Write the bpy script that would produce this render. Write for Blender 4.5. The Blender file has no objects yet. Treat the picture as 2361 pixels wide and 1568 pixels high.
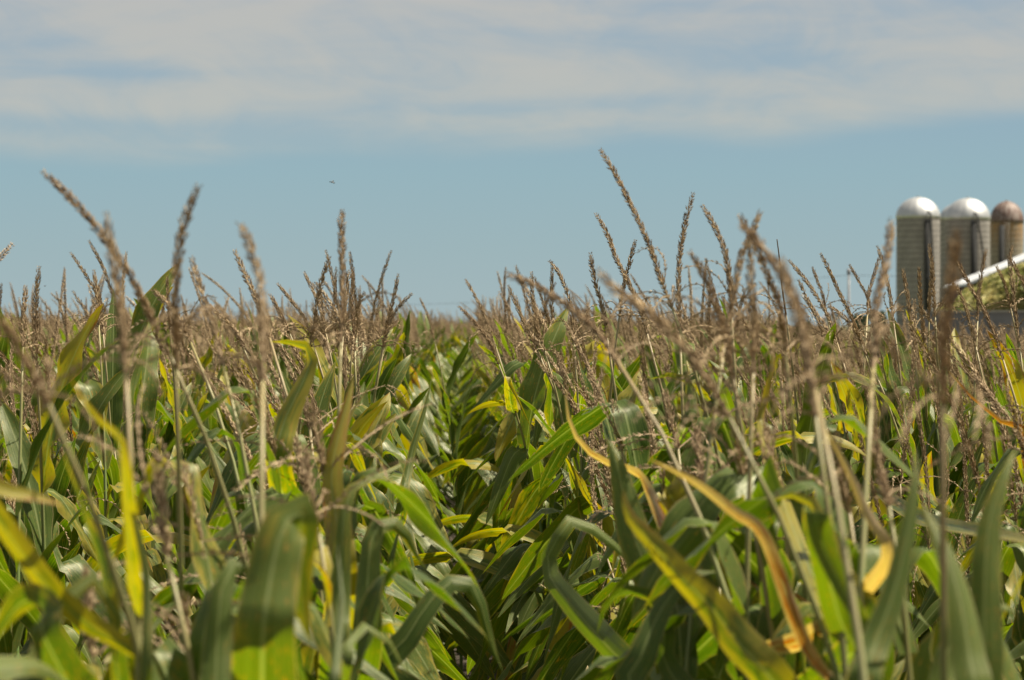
import bpy, math, random
import numpy as np
from mathutils import Vector, Matrix, noise as mnoise

R = math.radians
rng = random.Random(11)
scene = bpy.context.scene
C = scene.collection

# ------------------------------------------------------------------ camera
CAMZ = 2.45
LENS, SENS = 70.0, 23.6
F = 2361.0 * LENS / SENS            # focal length in pixels of a 2361 px wide picture
HOR = 750.0                         # row of the horizon in that picture
cam_d = bpy.data.cameras.new('camera'); cam = bpy.data.objects.new('camera', cam_d); C.objects.link(cam)
cam.location = (0, 0, CAMZ)
cam.rotation_euler = (R(90) - math.atan((784 - HOR) / F), 0, 0)
cam_d.lens = LENS; cam_d.sensor_width = SENS; cam_d.clip_start = 0.05; cam_d.clip_end = 9000
cam_d.dof.use_dof = True; cam_d.dof.focus_distance = 8.8; cam_d.dof.aperture_fstop = 6.3
scene.camera = cam

# ------------------------------------------------------------------ sun, sky, exposure
SUN = Vector((0.50, 0.06, 0.86)).normalized()
sd = bpy.data.lights.new('sun', 'SUN'); so = bpy.data.objects.new('sun', sd); C.objects.link(so)
sd.energy = 5.0; sd.angle = R(0.5); sd.color = (1.0, 0.915, 0.75)
so.rotation_euler = SUN.to_track_quat('Z', 'Y').to_euler()

scene.view_settings.view_transform = 'Standard'; scene.view_settings.look = 'None'
scene.view_settings.exposure = 1.05; scene.view_settings.gamma = 1.0

world = bpy.data.worlds.new('World'); scene.world = world; world.use_nodes = True
nt = world.node_tree; nt.nodes.clear()
class NT:
    """tiny helper for node graphs"""
    def __init__(s, tree): s.t = tree
    def n(s, kind, **kw):
        nd = s.t.nodes.new(kind)
        for k, v in kw.items(): setattr(nd, k, v)
        return nd
    def l(s, a, b): s.t.links.new(a, b)
    def m(s, op, a, b=None, c=None, clamp=False):
        nd = s.t.nodes.new('ShaderNodeMath'); nd.operation = op; nd.use_clamp = clamp
        for i, v in enumerate((a, b, c)):
            if v is None: continue
            if isinstance(v, (int, float)): nd.inputs[i].default_value = v
            else: s.l(v, nd.inputs[i])
        return nd.outputs[0]
    def mix(s, f, a, b, mode='MIX'):
        nd = s.t.nodes.new('ShaderNodeMix'); nd.data_type = 'RGBA'; nd.blend_type = mode
        for i, v in ((0, f), (6, a), (7, b)):
            if isinstance(v, (int, float)): nd.inputs[i].default_value = v
            elif isinstance(v, tuple): nd.inputs[i].default_value = (*v, 1)
            else: s.l(v, nd.inputs[i])
        return nd.outputs[2]
    def ss(s, x, lo, hi, o0=0.0, o1=1.0):
        nd = s.t.nodes.new('ShaderNodeMapRange'); nd.interpolation_type = 'SMOOTHSTEP'
        s.l(x, nd.inputs[0])
        for i, v in zip((1, 2, 3, 4), (lo, hi, o0, o1)): nd.inputs[i].default_value = v
        return nd.outputs[0]
    def noise(s, vec, scale, detail=4, rough=.5, dist=0.0, dims='3D'):
        nd = s.t.nodes.new('ShaderNodeTexNoise'); nd.noise_dimensions = dims
        if vec is not None: s.l(vec, nd.inputs['Vector'])
        nd.inputs['Scale'].default_value = scale; nd.inputs['Detail'].default_value = detail
        nd.inputs['Roughness'].default_value = rough; nd.inputs['Distortion'].default_value = dist
        return nd.outputs['Fac']

g = NT(nt)
sky = g.n('ShaderNodeTexSky', sky_type='NISHITA', sun_disc=False)
sky.sun_elevation = math.asin(SUN.z); sky.sun_rotation = math.atan2(SUN.x, SUN.y)
sky.air_density = 1.0; sky.dust_density = 1.5; sky.ozone_density = 1.5; sky.altitude = 200
tc = g.n('ShaderNodeTexCoord'); sx = g.n('ShaderNodeSeparateXYZ'); g.l(tc.outputs['Generated'], sx.inputs[0])
X, Y, Z = sx.outputs
az = g.m('ARCTAN2', X, Y); el = g.m('ARCSINE', Z)
nish = g.mix(1.0, sky.outputs[0], (0.042, 0.042, 0.042), 'MULTIPLY')
# clear air near the horizon: pale grey-teal low, bluer above
cr = g.n('ShaderNodeValToRGB'); g.l(g.m('MULTIPLY', el, 4.0), cr.inputs[0])
e = cr.color_ramp.elements
e[0].position = 0.0; e[0].color = (0.365, 0.462, 0.480, 1)
e[1].position = 1.0; e[1].color = (0.13, 0.28, 0.50, 1)
for p, c in ((0.10, (0.330, 0.452, 0.482)), (0.20, (0.300, 0.445, 0.500)), (0.30, (0.285, 0.415, 0.505)), (0.45, (0.262, 0.385, 0.500))):
    x = e.new(p); x.color = (*c, 1)
low = g.mix(g.ss(el, 0.25, 0.6), cr.outputs[0], nish)
# thin high cloud, laid out by azimuth and elevation
cv = g.n('ShaderNodeCombineXYZ')
g.l(g.m('MULTIPLY', az, 7.0), cv.inputs[0]); g.l(g.m('MULTIPLY', el, 42.0), cv.inputs[1]); cv.inputs[2].default_value = 3.7
wv = g.n('ShaderNodeCombineXYZ')
g.l(g.m('MULTIPLY', az, 22.0), wv.inputs[0]); g.l(g.m('ADD', g.m('MULTIPLY', el, 52.0), g.m('MULTIPLY', az, 7.0)), wv.inputs[1]); wv.inputs[2].default_value = 9.1
n1 = g.noise(cv.outputs[0], 1.0, 5, .55, 0.8); n2 = g.noise(wv.outputs[0], 1.0, 6, .6, 1.2)
edge = g.n('ShaderNodeFloatCurve'); g.l(g.ss(az, -0.2, 0.2), edge.inputs['Value'])
edge.inputs['Value'].links[0].from_node.interpolation_type = 'LINEAR'
cu = edge.mapping.curves[0]
pts = [(0, .0535), (450, .0525), (700, .0560), (1000, .0555), (1250, .0565), (1500, .0615), (1800, .0605), (2100, .0655), (2361, .068)]
vals = [(((math.atan((x - 1180.5) / F)) + .2) / .4, v * 8) for x, v in pts]
cu.points[0].location = (0, vals[0][1]); cu.points[1].location = (1, vals[-1][1])
for v in vals: cu.points.new(*v)
edge.mapping.update()
edgev = g.m('DIVIDE', edge.outputs[0], 8.0)
dz = g.m('SUBTRACT', el, edgev)
dz = g.m('ADD', dz, g.m('ADD', .0026, g.m('MULTIPLY', g.m('SUBTRACT', n1, .5), .007)))
band = g.ss(dz, -0.001, 0.010)
def blob(px, py, rx, ry):
    a0, e0 = math.atan((px - 1180.5) / F), (HOR - py) / F
    a = g.m('DIVIDE', g.m('SUBTRACT', az, a0), rx / F); b = g.m('DIVIDE', g.m('SUBTRACT', el, e0), ry / F)
    r2 = g.m('ADD', g.m('MULTIPLY', a, a), g.m('MULTIPLY', b, b))
    return g.m('EXPONENT', g.m('MULTIPLY', r2, -1.0))
holes = None
for args in ((230, 290, 420, 26), (600, 320, 330, 30), (1790, 140, 220, 40), (2100, 10, 420, 55), (300, 180, 170, 22), (1480, 235, 200, 20), (1130, 250, 200, 18), (100, 110, 150, 40), (1560, 15, 200, 22)):
    b = blob(*args); holes = b if holes is None else g.m('ADD', holes, b)
dens = g.m('ADD', g.m('MULTIPLY', n1, 1.0), g.m('MULTIPLY', n2, .75))
dens = g.m('SUBTRACT', dens, g.m('MULTIPLY', holes, 0.30))
cov = g.m('MULTIPLY', band, g.ss(dens, 0.42, 1.08, 0.20, 0.93))
ccol = g.mix(g.ss(el, 0.05, 0.11), (0.490, 0.512, 0.480), (0.500, 0.500, 0.478))
col = g.mix(cov, low, ccol)
bg = g.n('ShaderNodeBackground'); g.l(col, bg.inputs[0]); bg.inputs[1].default_value = 0.492
wo = g.n('ShaderNodeOutputWorld'); g.l(bg.outputs[0], wo.inputs[0])

# ------------------------------------------------------------------ helpers
def P(px, py, D):
    """the world point that stands D metres ahead under a spot of the 2361 px picture"""
    return Vector(((px - 1180.5) / F * D, D, CAMZ - (py - HOR) / F * D))

def tag(o, label=None, cat=None, group=None, kind=None):
    if label: o['label'] = label
    if cat: o['category'] = cat
    if group: o['group'] = group
    if kind: o['kind'] = kind
    return o

def link(name, me, mat=None, parent=None, loc=None):
    o = bpy.data.objects.new(name, me); C.objects.link(o)
    if mat and not me.materials: me.materials.append(mat)
    if parent: o.parent = parent
    if loc is not None: o.location = loc
    return o

def empty(name, loc, rz=0.0):
    o = bpy.data.objects.new(name, None); C.objects.link(o)
    o.empty_display_size = .2; o.location = loc; o.rotation_euler = (0, 0, rz)
    return o

class MB:
    """vertices and faces with a uv, a 'tone' and an 'age' value per vertex"""
    def __init__(s): s.v = []; s.f = []; s.uv = []; s.tone = []; s.age = []; s.mi = []
    def add(s, vs, fs, uv=None, tone=0.5, age=0.0, mi=0):
        b = len(s.v); n = len(vs); s.v += [tuple(p) for p in vs]
        s.f += [tuple(i + b for i in f) for f in fs]; s.mi += [mi] * len(fs)
        s.uv += uv if uv else [(0.5, 0.5)] * n
        s.tone += [tone] * n; s.age += [age] * n
    def merge(s, o, M=None, mi=None):
        b = len(s.v)
        if M is None: s.v += o.v
        else:
            a = np.array(o.v) @ np.array(M.to_3x3()).T + np.array(M.translation); s.v += [tuple(p) for p in a]
        s.f += [tuple(i + b for i in f) for f in o.f]
        s.uv += o.uv; s.tone += o.tone; s.age += o.age; s.mi += (o.mi if mi is None else [mi] * len(o.f))
    def mesh(s, name, smooth=True):
        me = bpy.data.meshes.new(name); me.from_pydata(s.v, [], s.f)
        uvl = me.uv_layers.new(name='uv')
        li = np.zeros(len(me.loops), dtype=np.int32); me.loops.foreach_get('vertex_index', li)
        uvl.data.foreach_set('uv', np.array(s.uv, dtype=np.float32)[li].ravel())
        for nm, arr in (('tone', s.tone), ('age', s.age)):
            at = me.attributes.new(nm, 'FLOAT', 'POINT'); at.data.foreach_set('value', np.array(arr, dtype=np.float32))
        me.polygons.foreach_set('material_index', np.array(s.mi, dtype=np.int32))
        if smooth: me.polygons.foreach_set('use_smooth', np.ones(len(me.polygons), dtype=bool))
        me.update(); return me

def box(mb, c, s, rz=0.0, tone=.5, mi=0):
    x, y, z = (k / 2 for k in s); M = Matrix.Rotation(rz, 3, 'Z'); c = Vector(c)
    vs = [c + M @ Vector((a * x, b * y, d * z)) for a in (-1, 1) for b in (-1, 1) for d in (-1, 1)]
    mb.add(vs, [(0, 1, 3, 2), (4, 6, 7, 5), (0, 4, 5, 1), (2, 3, 7, 6), (0, 2, 6, 4), (1, 5, 7, 3)], tone=tone, mi=mi)

def frames(pts):
    T = []
    for i in range(len(pts)):
        a = pts[max(0, i - 1)]; b = pts[min(len(pts) - 1, i + 1)]; T.append((b - a).normalized())
    up = Vector((0.3, 1, 0.1)); N = []
    for t in T:
        n = (up - t * up.dot(t))
        if n.length < 1e-4: n = t.orthogonal()
        n.normalize(); N.append(n); up = n
    return T, N

def tube(mb, pts, radii, seg=6, tone=.5, age=0.0, mi=0, cap=True):
    T, N = frames(pts); vs = []; uv = []; L = len(pts)
    for i, (p, t, n) in enumerate(zip(pts, T, N)):
        b = t.cross(n); r = radii[i] if hasattr(radii, '__len__') else radii
        for k in range(seg):
            a = 2 * math.pi * k / seg; vs.append(p + (n * math.cos(a) + b * math.sin(a)) * r); uv.append((k / seg, i / (L - 1)))
    fs = [(i * seg + k, i * seg + (k + 1) % seg, (i + 1) * seg + (k + 1) % seg, (i + 1) * seg + k) for i in range(L - 1) for k in range(seg)]
    if cap: fs += [tuple(range(seg))[::-1], tuple((L - 1) * seg + k for k in range(seg))]
    mb.add(vs, fs, uv, tone, age, mi)

def resample(pts, n):
    """smooth (Catmull-Rom) curve through pts, n+1 samples of even length"""
    P_ = [pts[0] * 2 - pts[1]] + list(pts) + [pts[-1] * 2 - pts[-2]]; out = []
    for i in range(1, len(P_) - 2):
        a, b, c, d = P_[i - 1:i + 3]
        for k in range(12):
            t = k / 12
            out.append(.5 * ((2 * b) + (c - a) * t + (2 * a - 5 * b + 4 * c - d) * t * t + (3 * b - a - 3 * c + d) * t ** 3))
    out.append(P_[-2]); s = [0]
    for i in range(1, len(out)): s.append(s[-1] + (out[i] - out[i - 1]).length)
    res = []; j = 0
    for k in range(n + 1):
        q = s[-1] * k / n
        while j < len(s) - 2 and s[j + 1] < q: j += 1
        f = (q - s[j]) / max(1e-9, s[j + 1] - s[j]); res.append(out[j].lerp(out[j + 1], min(1, max(0, f))))
    return res

# ------------------------------------------------------------------ materials
def new_mat(name):
    m = bpy.data.materials.new(name); m.use_nodes = True; m.node_tree.nodes.clear()
    k = NT(m.node_tree); out = k.n('ShaderNodeOutputMaterial'); return m, k, out

def simple(name, col, rough=.7, metal=0.0, spec=.5, nscale=None, namp=.3, bump=0.0, col2=None):
    m, k, out = new_mat(name); b = k.n('ShaderNodeBsdfPrincipled')
    b.inputs['Roughness'].default_value = rough; b.inputs['Metallic'].default_value = metal
    b.inputs['Specular IOR Level'].default_value = spec
    if nscale:
        t = k.n('ShaderNodeTexCoord'); nz = k.noise(t.outputs['Object'], nscale, 6, .6)
        c2 = col2 or tuple(c * (1 - namp) for c in col)
        k.l(k.mix(k.ss(nz, .35, .65), col, c2), b.inputs['Base Color'])
        if bump:
            bp = k.n('ShaderNodeBump'); bp.inputs['Strength'].default_value = bump; bp.inputs['Distance'].default_value = .02
            k.l(nz, bp.inputs['Height']); k.l(bp.outputs[0], b.inputs['Normal'])
    else: b.inputs['Base Color'].default_value = (*col, 1)
    k.l(b.outputs[0], out.inputs[0]); return m

def leaf_material():
    m, k, out = new_mat('corn_leaf')
    uv = k.n('ShaderNodeUVMap', uv_map='uv'); s = k.n('ShaderNodeSeparateXYZ'); k.l(uv.outputs[0], s.inputs[0])
    U, V = s.outputs[0], s.outputs[1]
    tone = k.n('ShaderNodeAttribute', attribute_name='tone').outputs['Fac']
    age = k.n('ShaderNodeAttribute', attribute_name='age').outputs['Fac']
    rnd = k.n('ShaderNodeObjectInfo').outputs['Random']
    edge = k.m('MULTIPLY', k.m('ABSOLUTE', k.m('SUBTRACT', U, .5)), 2.0)
    # blotches stretched along the blade
    v1 = k.n('ShaderNodeCombineXYZ'); k.l(k.m('MULTIPLY', U, 5.0), v1.inputs[0]); k.l(k.m('MULTIPLY', V, 9.0), v1.inputs[1])
    k.l(k.m('ADD', k.m('MULTIPLY', tone, 37.0), k.m('MULTIPLY', rnd, 19.0)), v1.inputs[2])
    blot = k.noise(v1.outputs[0], 1.0, 4, .6)
    v2 = k.n('ShaderNodeCombineXYZ'); k.l(k.m('MULTIPLY', U, 60.0), v2.inputs[0]); k.l(k.m('MULTIPLY', V, 2.5), v2.inputs[1]); k.l(k.m('MULTIPLY', tone, 11.0), v2.inputs[2])
    vein = k.noise(v2.outputs[0], 1.0, 2, .5)
    v3 = k.n('ShaderNodeCombineXYZ'); k.l(k.m('MULTIPLY', U, 26.0), v3.inputs[0]); k.l(k.m('MULTIPLY', V, 34.0), v3.inputs[1]); k.l(k.m('MULTIPLY', tone, 23.0), v3.inputs[2])
    spot = k.noise(v3.outputs[0], 1.0, 3, .6)
    # age 0..1: green -> yellow edges and tip -> brown -> dry
    r_ = k.m('ADD', k.m('MULTIPLY', k.m('SUBTRACT', rnd, .5), .22), age)
    a = k.m('ADD', r_, k.m('MULTIPLY', k.m('POWER', edge, 3.0), .22))
    a = k.m('ADD', a, k.m('MULTIPLY', k.m('POWER', V, 3.0), .30))
    a = k.m('ADD', a, k.m('MULTIPLY', k.m('SUBTRACT', blot, .5), 1.0))
    g0 = k.mix(tone, (0.034, 0.066, 0.013), (0.100, 0.132, 0.025))
    g0 = k.mix(k.ss(vein, .40, .62), g0, k.mix(.4, g0, (0.19, 0.23, .07)))
    c = k.mix(k.ss(a, .42, .68), g0, (0.28, 0.24, 0.042))
    c = k.mix(k.m('MULTIPLY', k.ss(spot, .60, .66), k.ss(k.m('ADD', blot, age), .42, .75)), c, (0.34, 0.21, 0.05))
    c = k.mix(k.ss(a, .80, 1.02), c, (0.27, 0.10, 0.03))
    c = k.mix(k.ss(a, 1.02, 1.2), c, (0.42, 0.31, 0.19))
    rib = k.ss(edge, .045, .075, 1.0, 0.0)
    c = k.mix(k.m('MULTIPLY', rib, .55), c, (0.30, 0.33, 0.15))
    rim = k.ss(edge, .93, .99)
    c = k.mix(k.m('MULTIPLY', rim, .6), c, (0.38, 0.30, 0.16))
    hsv = k.n('ShaderNodeHueSaturation'); k.l(c, hsv.inputs['Color'])
    hsv.inputs['Saturation'].default_value = 1.3; hsv.inputs['Value'].default_value = 1.6
    tcol = k.mix(1.0, hsv.outputs[0], (1.0, 1.06, 0.40), 'MULTIPLY')
    p = k.n('ShaderNodeBsdfPrincipled'); k.l(c, p.inputs['Base Color'])
    p.inputs['Roughness'].default_value = .40; p.inputs['Specular IOR Level'].default_value = .45
    p.inputs['Specular Tint'].default_value = (1.0, .95, .74, 1)
    bp = k.n('ShaderNodeBump'); bp.inputs['Strength'].default_value = .35; bp.inputs['Distance'].default_value = .002
    k.l(vein, bp.inputs['Height']); k.l(bp.outputs[0], p.inputs['Normal'])
    tr = k.n('ShaderNodeBsdfTranslucent'); k.l(tcol, tr.inputs[0])
    mx = k.n('ShaderNodeMixShader'); mx.inputs[0].default_value = .42
    k.l(p.outputs[0], mx.inputs[1]); k.l(tr.outputs[0], mx.inputs[2]); k.l(mx.outputs[0], out.inputs[0])
    return m

def tassel_material():
    m, k, out = new_mat('dry_tassel')
    tone = k.n('ShaderNodeAttribute', attribute_name='tone').outputs['Fac']
    rnd = k.n('ShaderNodeObjectInfo').outputs['Random']
    c = k.mix(tone, (0.125, 0.074, 0.032), (0.62, 0.465, 0.275))
    c = k.mix(k.m('MULTIPLY', k.ss(rnd, .5, 1.0), .35), c, (0.27, 0.175, 0.105))
    p = k.n('ShaderNodeBsdfPrincipled'); k.l(c, p.inputs['Base Color']); p.inputs['Roughness'].default_value = .65
    p.inputs['Specular IOR Level'].default_value = .25
    tr = k.n('ShaderNodeBsdfTranslucent'); k.l(c, tr.inputs[0])
    mx = k.n('ShaderNodeMixShader'); mx.inputs[0].default_value = .22
    k.l(p.outputs[0], mx.inputs[1]); k.l(tr.outputs[0], mx.inputs[2]); k.l(mx.outputs[0], out.inputs[0])
    return m

def stalk_material():
    m, k, out = new_mat('corn_stalk')
    uv = k.n('ShaderNodeUVMap', uv_map='uv'); s = k.n('ShaderNodeSeparateXYZ'); k.l(uv.outputs[0], s.inputs[0])
    rnd = k.n('ShaderNodeObjectInfo').outputs['Random']
    t = k.n('ShaderNodeTexCoord'); nz = k.noise(t.outputs['Object'], 14, 3)
    f = k.ss(k.m('ADD', s.outputs[1], k.m('MULTIPLY', k.m('SUBTRACT', nz, .5), .25)), .62, 1.02)
    c = k.mix(f, (0.13, 0.20, 0.055), k.mix(rnd, (0.24, 0.21, 0.075), (0.30, 0.22, 0.11)))
    p = k.n('ShaderNodeBsdfPrincipled'); k.l(c, p.inputs['Base Color']); p.inputs['Roughness'].default_value = .5
    k.l(p.outputs[0], out.inputs[0]); return m

M_LEAF, M_TAS, M_STK = leaf_material(), tassel_material(), stalk_material()

# ------------------------------------------------------------------ ground
def soil_material():
    m, k, out = new_mat('soil')
    t = k.n('ShaderNodeTexCoord'); nz = k.noise(t.outputs['Object'], 3.0, 8, .65); far = k.noise(t.outputs['Object'], .02, 3)
    c = k.mix(k.ss(nz, .3, .7), (0.045, 0.032, 0.022), (0.085, 0.064, 0.044))
    geo = k.n('ShaderNodeNewGeometry'); s = k.n('ShaderNodeSeparateXYZ'); k.l(geo.outputs['Position'], s.inputs[0])
    c = k.mix(k.ss(s.outputs[1], 180, 420), c, k.mix(k.ss(far, .4, .6), (0.17, 0.16, 0.08), (0.10, 0.13, 0.05)))
    p = k.n('ShaderNodeBsdfPrincipled'); k.l(c, p.inputs['Base Color']); p.inputs['Roughness'].default_value = .9
    bp = k.n('ShaderNodeBump'); bp.inputs['Distance'].default_value = .05; k.l(nz, bp.inputs['Height']); k.l(bp.outputs[0], p.inputs['Normal'])
    k.l(p.outputs[0], out.inputs[0]); return m
mb = MB(); mb.add([(-5000, -300, 0), (5000, -300, 0), (5000, 8000, 0), (-5000, 8000, 0)], [(0, 1, 2, 3)])
tag(link('ground', mb.mesh('ground'), soil_material()), kind='structure')

# ------------------------------------------------------------------ corn: leaf, tassel, stalk builders
def ribbon(path, W, side, nrm, age, tone, fold=.25, ruffle=.12, rg=rng, broad=2.6, base=.55, cols=4):
    """a blade of width W along path; side/nrm are lists of unit vectors"""
    mb = MB(); n = len(path) - 1; vs = []; uv = []; ph = rg.uniform(0, 6); fr = rg.uniform(14, 24)
    for i, (p, s, nn) in enumerate(zip(path, side, nrm)):
        t = i / n
        w = W / 2 * min(1, base + (1 - base) * t / .22) * max(0.0, 1 - t ** broad) ** .85
        for c in range(cols + 1):
            u = c / cols * 2 - 1; lift = fold * abs(u) * w
            if abs(u) > .9: lift += ruffle * w * math.sin(fr * t + ph + (2 if u > 0 else 0))
            vs.append(p + s * (u * w) + nn * lift); uv.append(((u + 1) / 2, t))
    k = cols + 1
    fs = [(i * k + c, i * k + c + 1, (i + 1) * k + c + 1, (i + 1) * k + c) for i in range(n) for c in range(cols)]
    mb.add(vs, fs, uv, tone, age); return mb

def leaf_mb(rg, kind, L, W, age, n=22):
    """a leaf that leaves the stalk towards +X"""
    a0 = R(rg.uniform(5, 16)); drift = rg.uniform(-.9, .9); tw = rg.uniform(-1.5, 1.5)
    if kind == 'erect': bend = R(rg.uniform(12, 50)); pw = 1.6
    elif kind == 'arch': bend = R(rg.uniform(95, 150)); pw = rg.uniform(1.0, 1.6)
    else: bend = R(rg.uniform(20, 35)); pw = 1.2
    hook = kind == 'arch' and rg.random() < .9; hc = rg.uniform(.22, .55); hw_ = rg.uniform(.09, .22); ha = R(rg.uniform(130, 160))
    tb = rg.uniform(.32, .6); jump = R(rg.uniform(95, 130))
    p = Vector((0, 0, 0)); path = [p.copy()]; side = []; nrm = []; step = L / n
    for i in range(n + 1):
        t = i / n; a = a0 + bend * t ** pw
        if kind == 'broken': a += jump * min(1, max(0, (t - tb) / .13)); 
        if hook: a = a0 + ha * (1 / (1 + math.exp(-(t - hc) / hw_ * 4)) - 1 / (1 + math.exp(hc / hw_ * 4)))
        a = min(a, R(172)); az = drift * t * t * 1.2
        T = Vector((math.sin(a) * math.cos(az), math.sin(a) * math.sin(az), math.cos(a)))
        s0 = Vector((-math.sin(az), math.cos(az), 0)); s0 = (s0 - T * s0.dot(T)).normalized()
        ang = tw * t; n0 = s0.cross(T)
        if n0.z < 0 and a < R(90): n0 = -n0
        s = s0 * math.cos(ang) + n0 * math.sin(ang); nn = s.cross(T).normalized()
        side.append(s); nrm.append(nn * (1 if nn.dot(n0) > 0 else -1))
        if i < n: p = p + T * step; path.append(p.copy())
    return ribbon(path, W, side, nrm, age, rg.random(), fold=rg.uniform(.1, .4), ruffle=rg.uniform(.10, .5), rg=rg, broad=rg.uniform(1.9, 3.4))

def spikelet(mb, p, d, L, w, tone):
    o = d.orthogonal().normalized(); q = d.cross(o)
    c = p + d * (L * .45); vs = [p]
    for k in range(3):
        a = 2.094 * k; vs.append(c + (o * math.cos(a) + q * math.sin(a)) * w)
    vs.append(p + d * L)
    mb.add(vs, [(0, 2, 1), (0, 3, 2), (0, 1, 3), (1, 2, 4), (2, 3, 4), (3, 1, 4)], tone=tone)

def dress(mb, pts, rg, pitch, per, L, ang, w, r0, taper_tip=True):
    """spikelets all along a rachis; pts run from its base to its tip"""
    n = max(3, int(sum((pts[i + 1] - pts[i]).length for i in range(len(pts) - 1)) / pitch))
    q = resample(pts, n); T, N = frames(q)
    for i in range(n + 1):
        t = T[i]; nn = N[i]; b = t.cross(nn); f = i / n
        sc = (1.0 if not taper_tip else min(1, .55 + (1 - f) * 3.0))
        for j in range(per):
            if rg.random() < .05: continue
            a = 2 * math.pi * (j + rg.uniform(-.25, .25)) / per + i * 1.1
            rad = nn * math.cos(a) + b * math.sin(a); an = R(ang) * rg.uniform(.55, 1.35)
            d = (t * math.cos(an) + rad * math.sin(an)).normalized()
            spikelet(mb, q[i] + rad * r0, d, L * sc * rg.uniform(.75, 1.2), w * sc, min(1, max(0, rg.gauss(.48, .26))))

def tassel_mb(spine, rg, nbr=8, pitch=.0062, bare=False, hero=False):
    """spine runs from the base of the branching zone to the tip"""
    mb = MB(); q = resample(spine, 14); n = 14
    tube(mb, q, [.0024 * (1 - .6 * i / n) for i in range(n + 1)], 4, .4)
    tot = sum((q[i + 1] - q[i]).length for i in range(n))
    if bare:
        tube(mb, q, [.0030 * (1 - .5 * i / n) for i in range(n + 1)], 5, .05)
    else:
        dress(mb, q[2:], rg, pitch, 4, .0125, 26, .0021, .0022)
        dress(mb, q[:3], rg, pitch * 1.4, 3, .0110, 23, .0020, .0020, False)
    T, _ = frames(q)
    for b in range(nbr):
        i = rg.choice((0, 0, 1, 1, 2)) ; az = rg.uniform(0, 6.283)
        L = rg.uniform(.09, .20); a = rg.choice((rg.uniform(.12, .35), rg.uniform(.8, 1.5), rg.uniform(.8, 1.6)))
        if hero: a = max(a, .6); L *= .85
        d = (T[i] * math.cos(a) + Vector((math.cos(az), math.sin(az), 0)) * math.sin(a)).normalized()
        p = q[i].copy(); pts = [p.copy()]; droop = rg.uniform(.22 if hero else .08, .45); wob = Vector((rg.gauss(0, .10), rg.gauss(0, .10), rg.gauss(0, .05)))
        m = 8
        for s in range(m):
            p = p + d * (L / m); pts.append(p.copy()); d = (d + Vector((0, 0, -droop * (.4 + s / m))) + wob).normalized()
        tube(mb, pts, [.0013 * (1 - .5 * j / m) for j in range(m + 1)], 3, .55)
        dress(mb, pts[1:], rg, .0105, 2, .0095, 24, .0014, .0008)
    return mb

def stalk_pts(P0, P3, top_dir):
    h = (P3 - P0).length; P2 = P3 - top_dir * (h * .25); P1 = P0 + Vector((0, 0, h * .45)); out = []
    for i in range(15):
        t = i / 14; out.append(P0 * (1 - t) ** 3 + P1 * 3 * t * (1 - t) ** 2 + P2 * 3 * t * t * (1 - t) + P3 * t ** 3)
    return out
def stalk_mb(pts):
    mb = MB(); n = len(pts) - 1
    tube(mb, pts, [.0085 * (1 - i / n) ** .9 + .0024 for i in range(n + 1)], 7); return mb
def at_height(pts, z):
    for a, b in zip(pts, pts[1:]):
        if b.z >= z: return a.lerp(b, (z - a.z) / max(1e-6, b.z - a.z))
    return pts[-1].copy()

# leaf library: 54 blades, the same meshes serve every plant in view
lrg = random.Random(5); LEAVES = {'erect': [], 'arch': [], 'broken': []}; LEAF_MB = {'erect': [], 'arch': [], 'broken': []}
for kind, cnt in (('erect', 20), ('arch', 22), ('broken', 12)):
    for i in range(cnt):
        ag = lrg.choice((0.0, .04, .08, .12, .18, .22, .3, .42, .05, .1, .62)) + lrg.uniform(-.03, .03)
        L = lrg.uniform(.42, .60) if kind == 'erect' else lrg.uniform(.52, .78)
        lm = leaf_mb(lrg, kind, L, lrg.uniform(.078, .112), ag); LEAF_MB[kind].append(lm)
        me = lm.mesh('leaf_blade'); me.materials.append(M_LEAF); LEAVES[kind].append(me)

M_HUSK = simple('dry_husk', (0.42, 0.33, 0.17), .7, nscale=30, namp=.4)
M_SILK = simple('dry_silk', (0.10, 0.05, 0.025), .8)
def ear_mesh(rg):
    mb = MB(); L = rg.uniform(.20, .25); ax = [Vector((.02 * t + .10 * t * t, 0, L * t)) for t in [i / 10 for i in range(11)]]
    tube(mb, ax, [(.010 + .020 * math.sin(min(1, t * 1.25) * math.pi * .92) ** .7) if t < .8 else .020 * (1 - t) / .2 * .8 + .004 for t in [i / 10 for i in range(11)]], 10, .5)
    for k in range(3):                      # loose husk tips
        a = k * 2.1 + rg.uniform(-.4, .4); d = Vector((math.cos(a), math.sin(a), 0)); s_ = Vector((-d.y, d.x, 0))
        pth = [ax[5] + d * .027, ax[7] + d * .030, ax[9] + d * .026, ax[10] + d * .04 + Vector((0, 0, .03)), ax[10] + d * .09 + Vector((0, 0, .03))]
        mb.merge(ribbon(pth, .03, [s_] * 5, [d] * 5, .5, .5, .2, .2, rg, 2.0))
    sb = MB()
    for k in range(14):
        a = rg.uniform(0, 6.28); d = Vector((math.cos(a), math.sin(a), 0)); q = ax[10]
        tube(sb, [q, q + d * .008 + Vector((0, 0, .02)), q + d * .02 + Vector((0, 0, .015)), q + d * .03 - Vector((0, 0, .02))], .0011, 3)
    a_, b_ = mb.mesh('ear_husk'), sb.mesh('ear_silk'); a_.materials.append(M_HUSK); b_.materials.append(M_SILK); return a_, b_
ergn = random.Random(3); EARS = [ear_mesh(ergn) for _ in range(4)]
def add_ear(root, pts, rg, z):
    hm, sm_ = rg.choice(EARS); p = at_height(pts, z)
    e = link('ear', hm, None, root, p); e.rotation_euler = (0, rg.uniform(.25, .5), rg.uniform(0, 6.28)); link('silk', sm_, None, e)
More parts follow.
